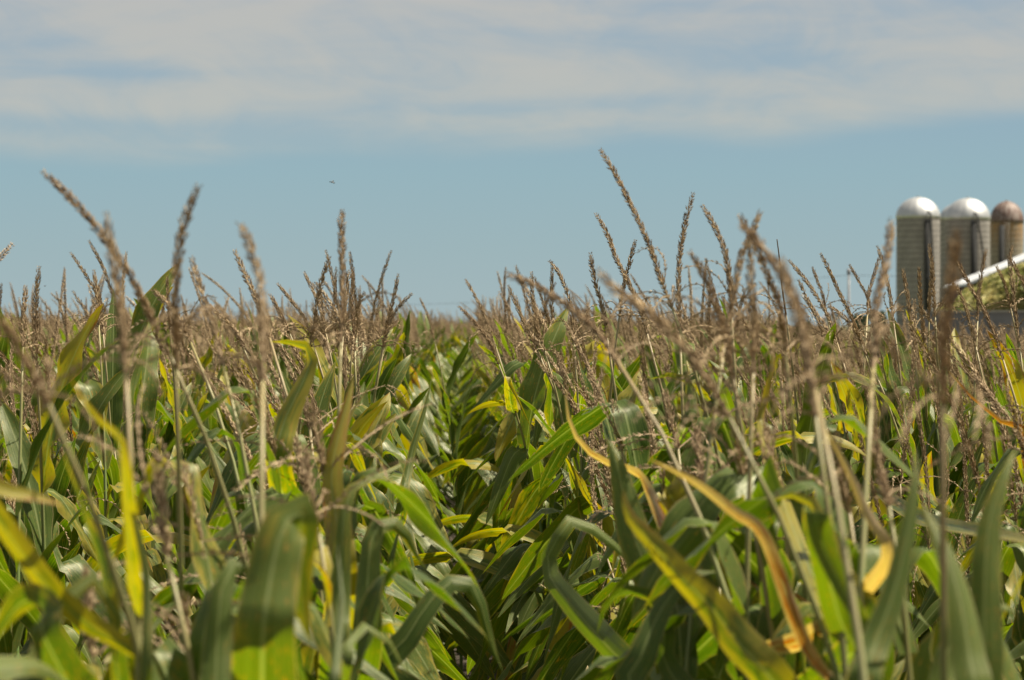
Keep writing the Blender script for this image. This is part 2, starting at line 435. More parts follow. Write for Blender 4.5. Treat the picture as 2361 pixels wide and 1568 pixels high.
def rand_spine(rg, L=None, lean=None):
    L = L or rg.uniform(.38, .54); d = Vector((lean if lean is not None else rg.gauss(-.14, .18), rg.gauss(0, .12), 1)).normalized()
    p = Vector((0, 0, 0)); pts = [p.copy()]; b = Vector((rg.gauss(-.10, .09), rg.gauss(0, .06), 0))
    for i in range(5):
        p = p + d * (L / 5); pts.append(p.copy()); d = (d + b * .9).normalized()
    return pts
TASSELS = []; TAS_MB = []
trg = random.Random(21)
for i in range(16):
    sp = rand_spine(trg); tm = tassel_mb(sp, trg, trg.randint(3, 7)); me = tm.mesh('tassel_spikelets', False); me.materials.append(M_TAS)
    TASSELS.append((me, sp[-1].z)); TAS_MB.append(tm)
STUBS = []
for i in range(4):
    sp = [Vector((0, 0, 0)), Vector((-.01, 0, .04)), Vector((-.02, 0, .09))]
    me = tassel_mb(sp, trg, 4).mesh('tassel_spikelets', False); me.materials.append(M_TAS); STUBS.append((me, .09))
STALKS = []
srg = random.Random(31)
for i in range(8):
    top = Vector((srg.gauss(-.06, .05), srg.gauss(0, .04), 1.98)); pts = stalk_pts(Vector((0, 0, 0)), top, Vector((srg.gauss(-.14, .08), srg.gauss(0, .05), 1)).normalized())
    sm = stalk_mb(pts); me = sm.mesh('stalk_stem'); me.materials.append(M_STK); STALKS.append((me, pts, sm))

def leaf_plan(rg, pts, z_top, count=9, z_lo=.85, row_az=None, near=False):
    """node positions, azimuths and blades from the flag leaf downwards"""
    out = []; az = (rg.choice((0, math.pi)) + rg.gauss(0, .55)) if row_az is None else row_az
    for i in range(count):
        z = z_top - (z_top - z_lo) * i / (count - 1) + rg.uniform(-.03, .03)
        if i < 2: kind = rg.choice(('erect', 'erect', 'arch', 'arch')); sc = rg.uniform(.65, .95)
        if i < 3 and near: kind = rg.choice(('arch', 'broken', 'broken')); sc = rg.uniform(.65, .85)
        elif i < 2: pass
        elif i < 5: kind = rg.choice(('arch', 'arch', 'arch', 'broken', 'erect')); sc = rg.uniform(.85, 1.05)
        else: kind = rg.choice(('arch', 'arch', 'broken', 'arch')); sc = rg.uniform(1.05, 1.35)
        if near: sc *= .82 if kind != 'broken' else .9
        out.append((at_height(pts, z), az + rg.gauss(0, .35), kind, rg.randrange(len(LEAVES[kind])), sc))
        az += math.pi
    if near: out = [(p, -a if math.sin(a) < -.25 else a, k, i, s_) for p, a, k, i, s_ in out]
    return out

def place_leaves(root, plan):
    for p, az, kind, idx, sc in plan:
        o = bpy.data.objects.new('leaf', LEAVES[kind][idx]); C.objects.link(o); o.parent = root
        o.location = p; o.rotation_euler = (0, 0, az); o.scale = (sc, sc, sc)

CORN = 'corn plants standing in rows across the field'

# ------------------------------------------------------------------ plants whose tassels stand out one by one
# (label, distance, tassel line from its tip downwards in picture px, options)
HERO = [
 ('corn with the long left-bent tassel whose tip is the highest at far left', 4.3, [(136,410),(191,467),(239,526),(287,596),(320,655),(353,732),(390,816)], {}),
 ('corn with blurred upright tassel crossing under the far-left high bent one', 3.3, [(239,497),(254,581),(272,677),(283,769),(290,861)], {}),
 ('corn with thick blurred tassel leaning right, second highest on the left', 3.9, [(476,441),(441,522),(423,603),(412,699),(408,769),(406,850)], {}),
 ('corn with brown tassel slanting down right from behind the right-leaning one', 5.0, [(430,596),(456,669),(485,743),(515,842)], {}),
 ('corn with thick blurred tassel bending left, left of the upright dark one', 3.4, [(531,510),(562,574),(584,640),(595,699),(603,780),(606,880)], {}),
 ('corn with slim tassel just left of and behind the thick blurred bending one', 6.2, [(533,577),(555,625),(573,658),(600,720),(622,780)], {}),
 ('corn with the tall dark dead-straight tassel left of the furrow', 5.0, [(785,486),(785,552),(788,640),(788,700),(786,790)], {}),
 ('corn with tassel leaning right, directly left of the tall dark straight one', 7.0, [(761,596),(739,669),(724,750),(715,800)], {}),
 ('corn with very blurred tassel entering at the left picture edge', 2.9, [(-8,670),(18,728),(48,780),(85,861),(110,930)], {}),
 ('corn with upright tassel beside the small flying insect at far left', 7.0, [(96,618),(88,688),(85,787),(86,850)], {}),
 ('corn with short upright tassel nearest the left edge against the sky', 7.0, [(51,662),(51,732),(53,800)], {}),
 ('taller of two neighbouring thin upright tassels between the far-left blurred ones', 9.0, [(213,625),(222,688),(228,750)], {}),
 ('shorter of two neighbouring thin upright tassels at far left', 9.5, [(226,658),(233,713),(238,770)], {}),
 ('corn with small straight tassel left of the thick right-leaning one', 10.0, [(390,640),(390,713),(392,760)], {}),
 ('corn with low tassel slanting left between the blurred left clumps', 8.0, [(485,701),(515,732),(544,765),(560,800)], {}),
 ('corn with tassel lying low to the left under the right-leaning one', 6.0, [(345,670),(386,706),(412,736),(440,790)], {}),
 ('corn with slim pale left-bending tassel right of the thick blurred pair', 10.0, [(638,655),(680,706),(706,743),(722,790)], {}),
 ('corn with lower of two parallel left-bending tassels right of the blurred pair', 9.0, [(625,680),(650,728),(668,770)], {}),
 ('corn with thin tassel pointing left behind the right-leaning one', 10.0, [(700,629),(724,677),(739,713),(750,760)], {}),
 ('corn with slim tassel touching the tall dark straight one on its right', 9.0, [(803,625),(796,695),(792,760)], {}),
 ('corn with slim straight tassel, first clear one right of the tall dark one', 9.0, [(814,620),(812,693),(816,759),(818,810)], {}),
 ('corn with taller right-leaning tassel at the left edge of the furrow', 9.0, [(920,636),(908,693),(892,752),(882,800)], {}),
 ('corn with lower far-right-leaning tassel at the left edge of the furrow', 9.5, [(948,679),(918,709),(897,749),(886,800)], {}),
 ('corn with short tassel leaning right between the dark one and the furrow', 10.0, [(842,676),(825,712),(816,759),(812,800)], {}),
 ('corn with short curved tassel left of the furrow edge pair', 12.0, [(878,693),(865,746),(858,790)], {}),
 ('corn with sharp pale left-leaning tassel, first tall one right of the furrow', 11.0, [(1073,645),(1097,686),(1117,726),(1140,790)], {}),
 ('corn with dark left-leaning tassel rising out of the far furrow', 15.0, [(969,689),(984,722),(994,752),(1002,785)], {}),
 ('corn with curved tassel tip left of the sharp pale one', 10.0, [(1059,707),(1097,746),(1130,792),(1150,840)], {}),
 ('corn with long tassel arching far left over the centre, tip against the sky', 4.3, [(1171,630),(1229,653),(1279,683),(1328,719),(1378,765),(1424,832)], {}),
 ('corn with tassel curving left just right of the centre straight one', 8.5, [(1269,603),(1292,636),(1312,686),(1320,732),(1324,790)], {}),
 ('corn with straight tassel crossed by the long arching one', 9.0, [(1226,630),(1229,693),(1239,752),(1256,808)], {}),
 ('corn with left-leaning tassel below the tip of the long arching one', 9.0, [(1173,660),(1193,709),(1213,752),(1240,810)], {}),
 ('corn with upright tassel left of the tallest tassel of the picture', 7.0, [(1361,587),(1371,646),(1388,709),(1400,780)], {}),
 ('corn with the tallest tassel of the whole picture, leaning left', 6.0, [(1386,348),(1410,387),(1447,457),(1484,534),(1506,589),(1524,644),(1550,710)], {}),
 ('corn with tassel parallel to and below the tallest one', 7.0, [(1375,495),(1399,537),(1421,596),(1447,648),(1473,705),(1492,770)], {}),
 ('corn with tall pale tassel leaning right, right of the tallest one', 6.5, [(1601,447),(1583,512),(1570,582),(1566,640),(1566,700),(1568,770)], {}),
 ('corn with tall tassel curving left, right of the pale right-leaning one', 6.0, [(1623,477),(1649,523),(1671,574),(1682,640),(1686,710)], {}),
 ('corn with short dark right-leaning tassel in the gap under the tallest one', 8.0, [(1462,558),(1449,611),(1436,665),(1428,730)], {}),
 ('corn with thick blurred tassel bending left under the pale tall one', 4.5, [(1586,587),(1620,637),(1645,703),(1671,776),(1690,868)], {}),
 ('corn with thin blurred tassel whose tip pokes out left of the crossing knot', 4.6, [(1690,508),(1712,541),(1741,593),(1767,648),(1796,714),(1811,813)], {}),
 ('corn with tassel leaning right out of the crossing knot of tassels', 4.6, [(1761,488),(1741,537),(1716,582),(1701,648),(1686,714),(1672,790)], {}),
 ('corn with long blurred tassel bending left across the crossing knot', 3.4, [(1716,522),(1759,567),(1796,622),(1833,685),(1855,758),(1866,868),(1880,960)], {}),
 ('corn with dark upright tassel in the middle of the crossing knot', 4.2, [(1734,545),(1732,611),(1736,685),(1741,776),(1737,860)], {}),
 ('corn with very blurred upright tassel tip right of the crossing knot', 3.0, [(1820,596),(1833,666),(1851,740),(1868,820),(1880,900)], {}),
 ('corn with thick blurred tassel arching far left in the right foreground', 3.5, [(1378,628),(1429,677),(1491,718),(1546,765),(1601,832),(1640,890),(1680,960)], {}),
 ('corn with sharp left-curving tassel right of the very blurred upright tip', 8.5, [(1827,600),(1859,640),(1888,685),(1914,736),(1930,790)], {}),
 ('corn with long sharp left-leaning tassel left of the grey utility pole', 8.5, [(1886,589),(1910,633),(1936,685),(1965,740),(1987,795)], {}),
 ('corn with shorter sharp tassel under the left-curving one', 9.0, [(1844,648),(1866,696),(1892,751),(1905,800)], {}),
 ('corn with thin out-of-focus tassel left of the long sharp one', 11.0, [(1873,618),(1895,677),(1905,720)], {}),
 ('corn with thin left-leaning tassel right beside the grey utility pole', 11.0, [(1954,613),(1976,648),(1998,685),(2012,730)], {}),
 ('corn with low short tassel pointing left before the white shed', 8.5, [(1916,705),(1951,732),(1980,775),(2000,820)], {}),
 ('corn with sharp tassel bending left just left of the first silo', 9.0, [(2028,569),(2036,596),(2045,632),(2053,680),(2060,740)], {}),
 ('corn with sharp tassel leaning right just left of the first silo', 9.2, [(2034,594),(2020,636),(2006,676),(2000,725)], {}),
 ('corn with thick blurred tassel leaning right before the first silo', 3.7, [(2095,500),(2086,545),(2072,592),(2051,653),(2033,715),(2025,786),(2014,850)], {}),
 ('corn with very thick blurred upright tassel between the first two silos', 2.9, [(2175,545),(2175,609),(2168,698),(2164,771),(2168,845),(2174,930)], {}),
 ('corn with long sharp left-leaning tassel before the second silo', 7.5, [(2194,567),(2216,615),(2239,659),(2269,712),(2292,765),(2313,830)], {}),
 ('corn with sharp tassel before the barn roof tip', 8.5, [(2194,649),(2219,689),(2236,742),(2250,800)], {}),
 ('corn with thin dark right-leaning tassel before the barn roof', 9.0, [(2276,577),(2267,615),(2258,674),(2254,740)], {}),
 ('corn with upright tassel nearest the right edge before the rusty silo', 8.0, [(2340,568),(2333,600),(2336,648),(2342,712),(2350,790)], {}),
 ('corn with left-leaning tassel cut by the right picture edge', 8.0, [(2325,595),(2343,625),(2362,660),(2380,730)], {}),
 ('corn with thin tassel before the right side of the first silo', 9.5, [(2136,567),(2144,624),(2141,686),(2142,740)], {}),
 ('corn with upright tassel just left of the very thick blurred one', 8.5, [(2150,603),(2152,662),(2156,730)], {}),
 ('corn with upright tassel before the middle of the first silo', 8.5, [(2110,620),(2116,683),(2125,756),(2130,800)], {}),
 ('corn with upright tassel before the left side of the first silo', 8.5, [(2083,623),(2092,674),(2101,742),(2106,790)], {}),
 ('corn with slim left-leaning tassel before the green heap', 10.0, [(2292,615),(2313,653),(2330,710)], {}),
 ('corn with stripped bare tassel stem, a thin dark line against the sky', 8.5, [(1785,554),(1793,600),(1800,655),(1812,725)], {'bare': True}),
]
# single leaves that catch the eye: index of the plant that carries it, distance, midrib from its free tip to the stalk, width, roll, age
HLEAF = [
 (5, 5.4, [(618,788),(655,790),(695,795),(718,815),(712,850),(690,900),(655,980),(640,1080)], .072, 0.5, .42),
 (6, 4.6, [(812,868),(800,920),(785,980),(772,1040),(765,1110),(778,1200),(788,1320)], .050, 0.25, .62),
 (7, 5.6, [(872,822),(866,860),(845,900),(815,940),(790,1000),(770,1080)], .05, 0.9, .5),
 (4, 3.0, [(712,1500),(690,1410),(685,1320),(690,1230),(700,1190),(680,1182),(650,1230),(630,1330),(615,1460)], .060, .1, .30),
 (6, 3.1, [(770,1262),(782,1300),(788,1360),(785,1440),(778,1520),(770,1600)], .036, .0, .05),
 (1, 3.0, [(142,868),(180,920),(230,975),(270,1000),(300,1060)], .022, .7, .55),
 (38, 4.6, [(1900,1412),(1840,1385),(1770,1345),(1710,1290),(1660,1262),(1600,1215),(1560,1165),(1530,1120)], .046, .5, .66),
 (28, 5.0, [(1316,872),(1305,920),(1312,970),(1335,1020),(1380,1060),(1430,1078),(1475,1100)], .028, .7, .98),
 (41, 5.0, [(1746,738),(1765,730),(1782,760),(1785,800),(1778,850),(1765,900),(1750,980)], .026, .1, .66),
 (0, 3.2, [(-30,1200),(20,1270),(70,1350),(130,1440),(190,1540),(230,1640)], .032, .2, .42),
 (53, 3.0, [(2126,1035),(2120,1110),(2095,1230),(2060,1360),(2010,1480),(1970,1600)], .038, .1, .12),
 (54, 3.0, [(2140,1160),(2165,1230),(2195,1310),(2215,1400),(2225,1500),(2235,1620)], .036, -.1, .05),
 (21, 7.0, [(996,865),(985,920),(968,980),(950,1040),(935,1110),(920,1200)], .056, .1, .14),
 (2, 3.3, [(595,1400),(590,1350),(575,1310),(540,1300),(515,1340),(508,1420),(505,1520),(500,1640)], .062, .15, .05),
 (6, 3.6, [(940,1575),(905,1500),(870,1445),(845,1440),(810,1460),(800,1530)], .040, .5, .10),
 (28, 5.2, [(1510,1345),(1450,1290),(1390,1235),(1340,1205),(1300,1200),(1285,1240),(1270,1330)], .050, .4, .02),
 (8, 3.0, [(130,1172),(80,1150),(20,1130),(-40,1100)], .024, .5, .5),
 (44, 3.4, [(1440,1130),(1450,1190),(1500,1250),(1570,1330),(1640,1400),(1700,1480),(1780,1570)], .046, .35, .52),
 (44, 3.6, [(1500,1062),(1560,1090),(1620,1125),(1690,1180),(1755,1235)], .016, .4, 1.1),
 (42, 3.5, [(1892,960),(1925,1020),(1958,1090),(1990,1180),(2030,1290)], .022, .4, 1.0),
 (22, 5.5, [(970,1215),(965,1100),(945,1060),(895,1098),(860,1105),(800,1130),(740,1160)], .05, .6, .22),
 (32, 6.0, [(1500,875),(1540,865),(1580,872),(1590,920),(1575,990)], .06, .4, .2),
 (45, 3.7, [(2265,1568),(2290,1480),(2310,1400),(2345,1330),(2380,1250)], .03, .5, .4),
 (58, 6.0, [(2190,850),(2225,895),(2265,940),(2310,975),(2350,990)], .030, .3, .72),
 (25, 8.0, [(1230,1000),(1215,960),(1200,930),(1180,900),(1170,870)], .035, .3, .5),
 (53, 3.2, [(2060,1600),(2020,1490),(1940,1350),(1890,1250),(1870,1180)], .030, .2, .1),
 (1, 3.2, [(128,1040),(145,1080),(170,1130),(200,1200),(240,1290),(265,1400)], .03, .9, .30),
 (3, 3.0, [(300,1000),(285,1080),(300,1170),(330,1260),(350,1400),(360,1600)], .034, .4, .3),
 (0, 3.1, [(250,1560),(262,1450),(250,1370),(215,1335),(165,1340),(130,1400),(110,1500),(90,1620)], .058, .2, .22),
 (8, 3.0, [(-40,1500),(10,1430),(60,1385),(110,1400),(120,1460)], .05, .5, .2),
 (8, 2.9, [(150,1600),(90,1545),(30,1530),(-40,1560)], .045, .6, .12),
 (6, 4.2, [(905,1110),(880,1098),(845,1110),(800,1140),(790,1250),(780,1400),(770,1500)], .050, .2, .18),
 (6, 4.4, [(980,1320),(950,1270),(930,1220),(890,1205),(860,1230),(850,1330),(845,1480)], .052, .2, .10),
 (20, 5.4, [(1005,1290),(1000,1230),(975,1190),(930,1190),(905,1240),(900,1330)], .045, .3, .2),
 (28, 4.6, [(1160,1560),(1130,1480),(1110,1400),(1080,1340),(1030,1345),(980,1400),(930,1480),(900,1560)], .055, .4, .04),
 (44, 4.0, [(1660,1325),(1600,1330),(1550,1370),(1510,1430),(1480,1500),(1460,1600)], .055, .3, .03),
 (44, 4.2, [(1380,1470),(1400,1400),(1440,1365),(1500,1375),(1530,1440),(1540,1540)], .045, .4, .08),
 (38, 4.6, [(1400,1010),(1420,1060),(1440,1150),(1470,1260),(1530,1380)], .06, .1, .2),
 (42, 3.6, [(1790,1160),(1830,1145),(1880,1165),(1900,1230),(1940,1330),(1990,1440)], .045, .3, .22),
 (43, 3.2, [(2100,1340),(2080,1300),(2060,1380),(2010,1480),(1960,1580)], .03, .2, .35),
 (54, 3.1, [(2361,1040),(2330,1090),(2290,1180),(2270,1280),(2260,1400),(2250,1550)], .035, .3, .3),
 (54, 3.4, [(2361,1420),(2300,1400),(2230,1420),(2190,1470),(2160,1560)], .045, .5, .15),
]
for e_ in HLEAF: e_[2].reverse()
hero_pos = []; hero_plants = []
for hi, (lab, D, line, opt) in enumerate(HERO):
    rg = random.Random(100 + hi)
    sp = [P(x, y, D) for x, y in reversed(line)]
    # the line leaves the picture plane a little: tips drift back or forward
    dy = rg.uniform(-.03, .03)
    for i, p in enumerate(sp): p.y += dy * i
    T0 = (sp[1] - sp[0]).normalized(); top = sp[0]
    lean = Vector((T0.x, T0.y, 0)) * .55
    base = Vector((top.x - lean.x + rg.uniform(-.03, .03), top.y - lean.y, 0))
    root = empty('corn_plant', base); tag(root, lab, 'corn plant', CORN)
    pts = [p for p in stalk_pts(Vector((0, 0, 0)), top - base, T0)]
    link('stalk', stalk_mb(pts).mesh('stalk_stem'), M_STK, root)
    spl = [p - base for p in sp]
    link('tassel', tassel_mb(spl, rg, rg.randint(4, 7) if not opt.get('bare') else 5, bare=opt.get('bare', False), hero=True).mesh('tassel_spikelets', False), M_TAS, root)
    zt = min(top.z - .12, 2.05)
    place_leaves(root, leaf_plan(rg, pts, min(zt, 2.05 if D > 5 else 1.97) - (.14 if D < 4 else .02), 11 if D < 7 else 9, 1.05 if D < 7 else .85, near=D < 7))
    hero_pos.append((base.x, base.y)); hero_plants.append([root, pts, base])
for (hi, D, line, W, roll, age) in HLEAF:
    root, pts, base = hero_plants[hi]; rg = random.Random(int(line[0][0] * 7 + line[0][1]))
    wl = [P(x, y, D) for x, y in line]; n = len(wl) - 1
    for i, p in enumerate(wl): p.y += (i / n - .5) * .10
    wl = [p - base for p in wl]
    z0 = max(.9, min(wl[0].z - .18, pts[-1].z - .15)); foot = at_height(pts, z0)
    mid = foot.lerp(wl[0], .5) + Vector((0, 0, -.03))
    path = resample([foot, mid] + wl, 30); T, _ = frames(path); sd_, nr_ = [], []
    view = Vector((0, 1, 0)); prev = None
    for i, t in enumerate(T):
        s = t.cross(view)
        if s.length < .25 and prev: s = prev - t * prev.dot(t)
        s.normalize()
        if prev and s.dot(prev) < 0: s = -s
        prev = s; n0 = s.cross(t); a = roll * (0.6 + .8 * i / 30)
        s2 = s * math.cos(a) + n0 * math.sin(a); sd_.append(s2); nr_.append(s2.cross(t).normalized())
    lm = ribbon(path, W * 1.15, sd_, nr_, age, rg.random(), .3, .12, rg, 3.2)
    link('leaf', lm.mesh('leaf_blade'), M_LEAF, root)

# ------------------------------------------------------------------ all the other plants, row by row
ROW_PITCH, ROW0, SL = .78, .54, -195.0 / F
def row_xy(o, s): return (o + s * SL + (max(0, s - 14) / 46) ** 2 * .9, s)   # the rows bend gently away
def half(D): return D * 1180.5 / F
def fielded(x, y):                          # the field ends at the farmyard on the right
    px = 1180.5 + x / y * F
    if y > 340: return False
    return not (px > 1900 and y > 42 + max(0, (2000 - px)) * .9)
cand = []; rest = []
prg = random.Random(77)
for k in range(-75, 90):
    o = ROW0 + k * ROW_PITCH; s = 2.9
    while s < 340:
        D = s; step = .165 if D < 60 else (.3 if D < 110 else .75)
        s += step * prg.uniform(.8, 1.2)
        x, y = row_xy(o + prg.gauss(0, .025), s)
        hw = half(y)
        if abs(x) > hw + 1.6 + y * .02 or not fielded(x, y): continue
        if D > 110 and prg.random() < .25: continue
        if any((x - a) ** 2 + (y - b) ** 2 < .012 for a, b in hero_pos): continue
        inside = abs(x) < hw + .12
        (cand if inside and D < 22 else rest).append((x, y, k, inside))
cand.sort(key=lambda c: c[1])
NIND = 300 - len(HERO)
rest += cand[NIND:]; cand = cand[:NIND]

def tip_height(y, rg, x=0.0):
    if y < 6.5: return CAMZ - rg.uniform(.10, .40)
    if x > .09 * y: return CAMZ + min(.16, max(-.2, rg.gauss(-.08, .08)))
    if y < 10: return CAMZ + rg.uniform(-.18, .03)
    return CAMZ + min(.30, max(-.16, rg.gauss(.07, .12)))

ORD = ['', 'first', 'second', 'third', 'fourth', 'fifth', 'sixth', 'seventh', 'eighth', 'ninth', 'tenth']
def nth(n):
    if n <= 10: return ORD[n]
    return '%d%s' % (n, 'th' if 10 <= n % 100 <= 20 else {1: 'st', 2: 'nd', 3: 'rd'}.get(n % 10, 'th'))
count = {}
for x, y, k, _ in cand:
    rg = random.Random(int(x * 1000) * 31 + int(y * 1000))
    si = rg.randrange(len(STALKS)); ti = rg.randrange(len(TASSELS)); smesh, pts, _sm = STALKS[si]; tmesh, tz = TASSELS[ti]
    if y < 6.5: tmesh, tz = STUBS[rg.randrange(4)]
    zt = tip_height(y, rg, x); tsc = rg.uniform(.9, 1.12); full = 1.98 + tz * tsc; sc = zt / full
    root = empty('corn_plant', (x, y, 0)); root.scale = (sc, sc, sc)
    link('stalk', smesh, None, root)
    t = link('tassel', tmesh, None, root, pts[-1]); rzz = rg.gauss(0, .6); t.rotation_euler = (0, 0, rzz); t.scale = (tsc,) * 3
    place_leaves(root, leaf_plan(rg, pts, 1.84, 9, near=y < 7.5))
    if rg.random() < .4: add_ear(root, pts, rg, rg.uniform(1.15, 1.5))
    side = 'right' if k >= 0 else 'left'; rn = k + 1 if k >= 0 else -k
    count[k] = count.get(k, 0) + 1
    tx = TAS_MB[ti].v[0][0]; lean = pts[-1].x + TASSELS[ti][0].vertices[10].co.x
    look = ('low-topped' if y < 6.5 else 'mid-height' if y < 10 else 'small-looking')
    tag(root, '%s corn plant in the %s row %s of the dark furrow, %s from the front' % (look, ORD[rn] if rn <= 10 else nth(rn), side, nth(count[k])), 'corn plant', CORN)

# the mass of the field beyond, as one instanced object
VAR = bpy.data.collections.new('corn_variants')
vrg = random.Random(91)
for i in range(20):
    mbv = MB(); si = vrg.randrange(len(STALKS)); _, pts, sm = STALKS[si]; mbv.merge(sm, None, 2)
    ti = i % len(TAS_MB); M = Matrix.Translation(pts[-1]) @ Matrix.Rotation(vrg.gauss(0, .6), 4, 'Z')
    mbv.merge(TAS_MB[ti], M, 1)
    for p, az_, kind, idx, sc in leaf_plan(vrg, pts, 1.77, 9):
        mbv.merge(LEAF_MB[kind][idx], Matrix.Translation(p) @ Matrix.Rotation(az_, 4, 'Z') @ Matrix.Scale(sc, 4), 0)
    zmax = max(v[2] for v in mbv.v); mbv.v = [(a / zmax, b / zmax, c / zmax) for a, b, c in mbv.v]
    me = mbv.mesh('corn_variant', True)
    for m_ in (M_LEAF, M_TAS, M_STK): me.materials.append(m_)
    VAR.objects.link(bpy.data.objects.new('corn_variant', me))
pm = bpy.data.meshes.new('corn_field'); pm.from_pydata([(x, y, 0) for x, y, _, _ in rest], [], [])
at = pm.attributes.new('rot', 'FLOAT', 'POINT'); at.data.foreach_set('value', [vrg.gauss(0, .5) for _ in rest])
at = pm.attributes.new('size', 'FLOAT', 'POINT'); at.data.foreach_set('value', [tip_height(max(y, 10.1) if abs(x) < half(y) else 10.1, vrg, x) for x, y, _, _ in rest])
at = pm.attributes.new('pick', 'INT', 'POINT'); at.data.foreach_set('value', [vrg.randrange(20) for _ in rest])
fo = link('corn_field', pm); tag(fo, 'mass of corn plants stretching to the horizon behind the nearest rows', 'corn field', None, 'stuff')
gn = bpy.data.node_groups.new('spread_corn', 'GeometryNodeTree')
gn.interface.new_socket('Geometry', in_out='INPUT', socket_type='NodeSocketGeometry'); gn.interface.new_socket('Geometry', in_out='OUTPUT', socket_type='NodeSocketGeometry')
gi = gn.nodes.new('NodeGroupInput'); go = gn.nodes.new('NodeGroupOutput')
ci = gn.nodes.new('GeometryNodeCollectionInfo'); ci.inputs[0].default_value = VAR; ci.inputs['Separate Children'].default_value = True; ci.inputs['Reset Children'].default_value = True
ip = gn.nodes.new('GeometryNodeInstanceOnPoints'); ip.inputs['Pick Instance'].default_value = True
def na(nm, ty):
    a = gn.nodes.new('GeometryNodeInputNamedAttribute'); a.data_type = ty; a.inputs[0].default_value = nm; return a.outputs[0]
cx = gn.nodes.new('ShaderNodeCombineXYZ'); gn.links.new(na('rot', 'FLOAT'), cx.inputs[2])
gn.links.new(gi.outputs[0], ip.inputs['Points']); gn.links.new(ci.outputs[0], ip.inputs['Instance']); gn.links.new(na('pick', 'INT'), ip.inputs['Instance Index'])
gn.links.new(cx.outputs[0], ip.inputs['Rotation']); gn.links.new(na('size', 'FLOAT'), ip.inputs['Scale']); gn.links.new(ip.outputs[0], go.inputs[0])
md = fo.modifiers.new('spread', 'NODES'); md.node_group = gn
print('heroes', len(HERO), 'individual', len(cand), 'far limit', cand[-1][1], 'field', len(rest))

# ------------------------------------------------------------------ farmyard
def stave_material(name, c1, c2, rust=0.0):
    m, k, out = new_mat(name)
    t = k.n('ShaderNodeTexCoord'); s = k.n('ShaderNodeSeparateXYZ'); k.l(t.outputs['Object'], s.inputs[0])
    ang = k.m('ARCTAN2', s.outputs[1], s.outputs[0])
    st = k.m('FRACT', k.m('MULTIPLY', ang, 60 / 6.2832)); hz = k.m('FRACT', k.m('MULTIPLY', s.outputs[2], 1.3))
    nz = k.noise(t.outputs['Object'], .9, 6, .65)
    c = k.mix(k.ss(nz, .3, .7), c1, c2)
    c = k.mix(k.ss(k.m('ABSOLUTE', k.m('SUBTRACT', st, .5)), .36, .48), c, tuple(v * .5 for v in c1))
    c = k.mix(k.m('MULTIPLY', k.ss(k.m('ABSOLUTE', k.m('SUBTRACT', hz, .5)), .36, .48), .8), c, tuple(v * .42 for v in c1))
    if rust:
        v = k.n('ShaderNodeCombineXYZ'); k.l(k.m('MULTIPLY', ang, 9.0), v.inputs[0]); k.l(k.m('MULTIPLY', s.outputs[2], .25), v.inputs[1])
        rs = k.m('MULTIPLY', k.ss(s.outputs[2], 12.5, 16.8), k.ss(k.noise(v.outputs[0], 1.0, 4), .35, .6)); c = k.mix(rs, c, (0.28, 0.15, 0.05))
    p = k.n('ShaderNodeBsdfPrincipled'); k.l(c, p.inputs['Base Color']); p.inputs['Roughness'].default_value = .85
    k.l(p.outputs[0], out.inputs[0]); return m
def dome_material(name, rusty):
    m, k, out = new_mat(name); t = k.n('ShaderNodeTexCoord'); s = k.n('ShaderNodeSeparateXYZ'); k.l(t.outputs['Object'], s.inputs[0])
    ang = k.m('ARCTAN2', s.outputs[1], s.outputs[0]); v = k.n('ShaderNodeCombineXYZ'); k.l(k.m('MULTIPLY', ang, 6.0), v.inputs[0]); k.l(k.m('MULTIPLY', s.outputs[2], .8), v.inputs[1])
    nz = k.noise(v.outputs[0], 1.0, 5, .6)
    p = k.n('ShaderNodeBsdfPrincipled')
    if rusty:
        c = k.mix(k.ss(nz, .38, .66), (0.085, 0.040, 0.028), (0.23, 0.185, 0.160)); p.inputs['Metallic'].default_value = .1; p.inputs['Roughness'].default_value = .6
    else:
        c = k.mix(k.ss(nz, .3, .7), (0.40, 0.405, 0.41), (0.50, 0.50, 0.50)); p.inputs['Metallic'].default_value = .7; p.inputs['Roughness'].default_value = .52
    k.l(c, p.inputs['Base Color']); k.l(p.outputs[0], out.inputs[0]); return m
M_CONC = stave_material('stave_concrete', (0.215, 0.198, 0.182), (0.285, 0.264, 0.243))
M_CONC_R = stave_material('stave_concrete_rusty', (0.235, 0.20, 0.15), (0.30, 0.26, 0.19), 1.0)
M_DOME, M_DOME_R = dome_material('galvanised_dome', False), dome_material('rusted_dome', True)
M_HOOP = simple('steel_hoop', (0.22, 0.20, 0.18), .6, .5)
M_DARK = simple('dark_chute', (0.04, 0.04, 0.04), .85, .0, .15, nscale=2)

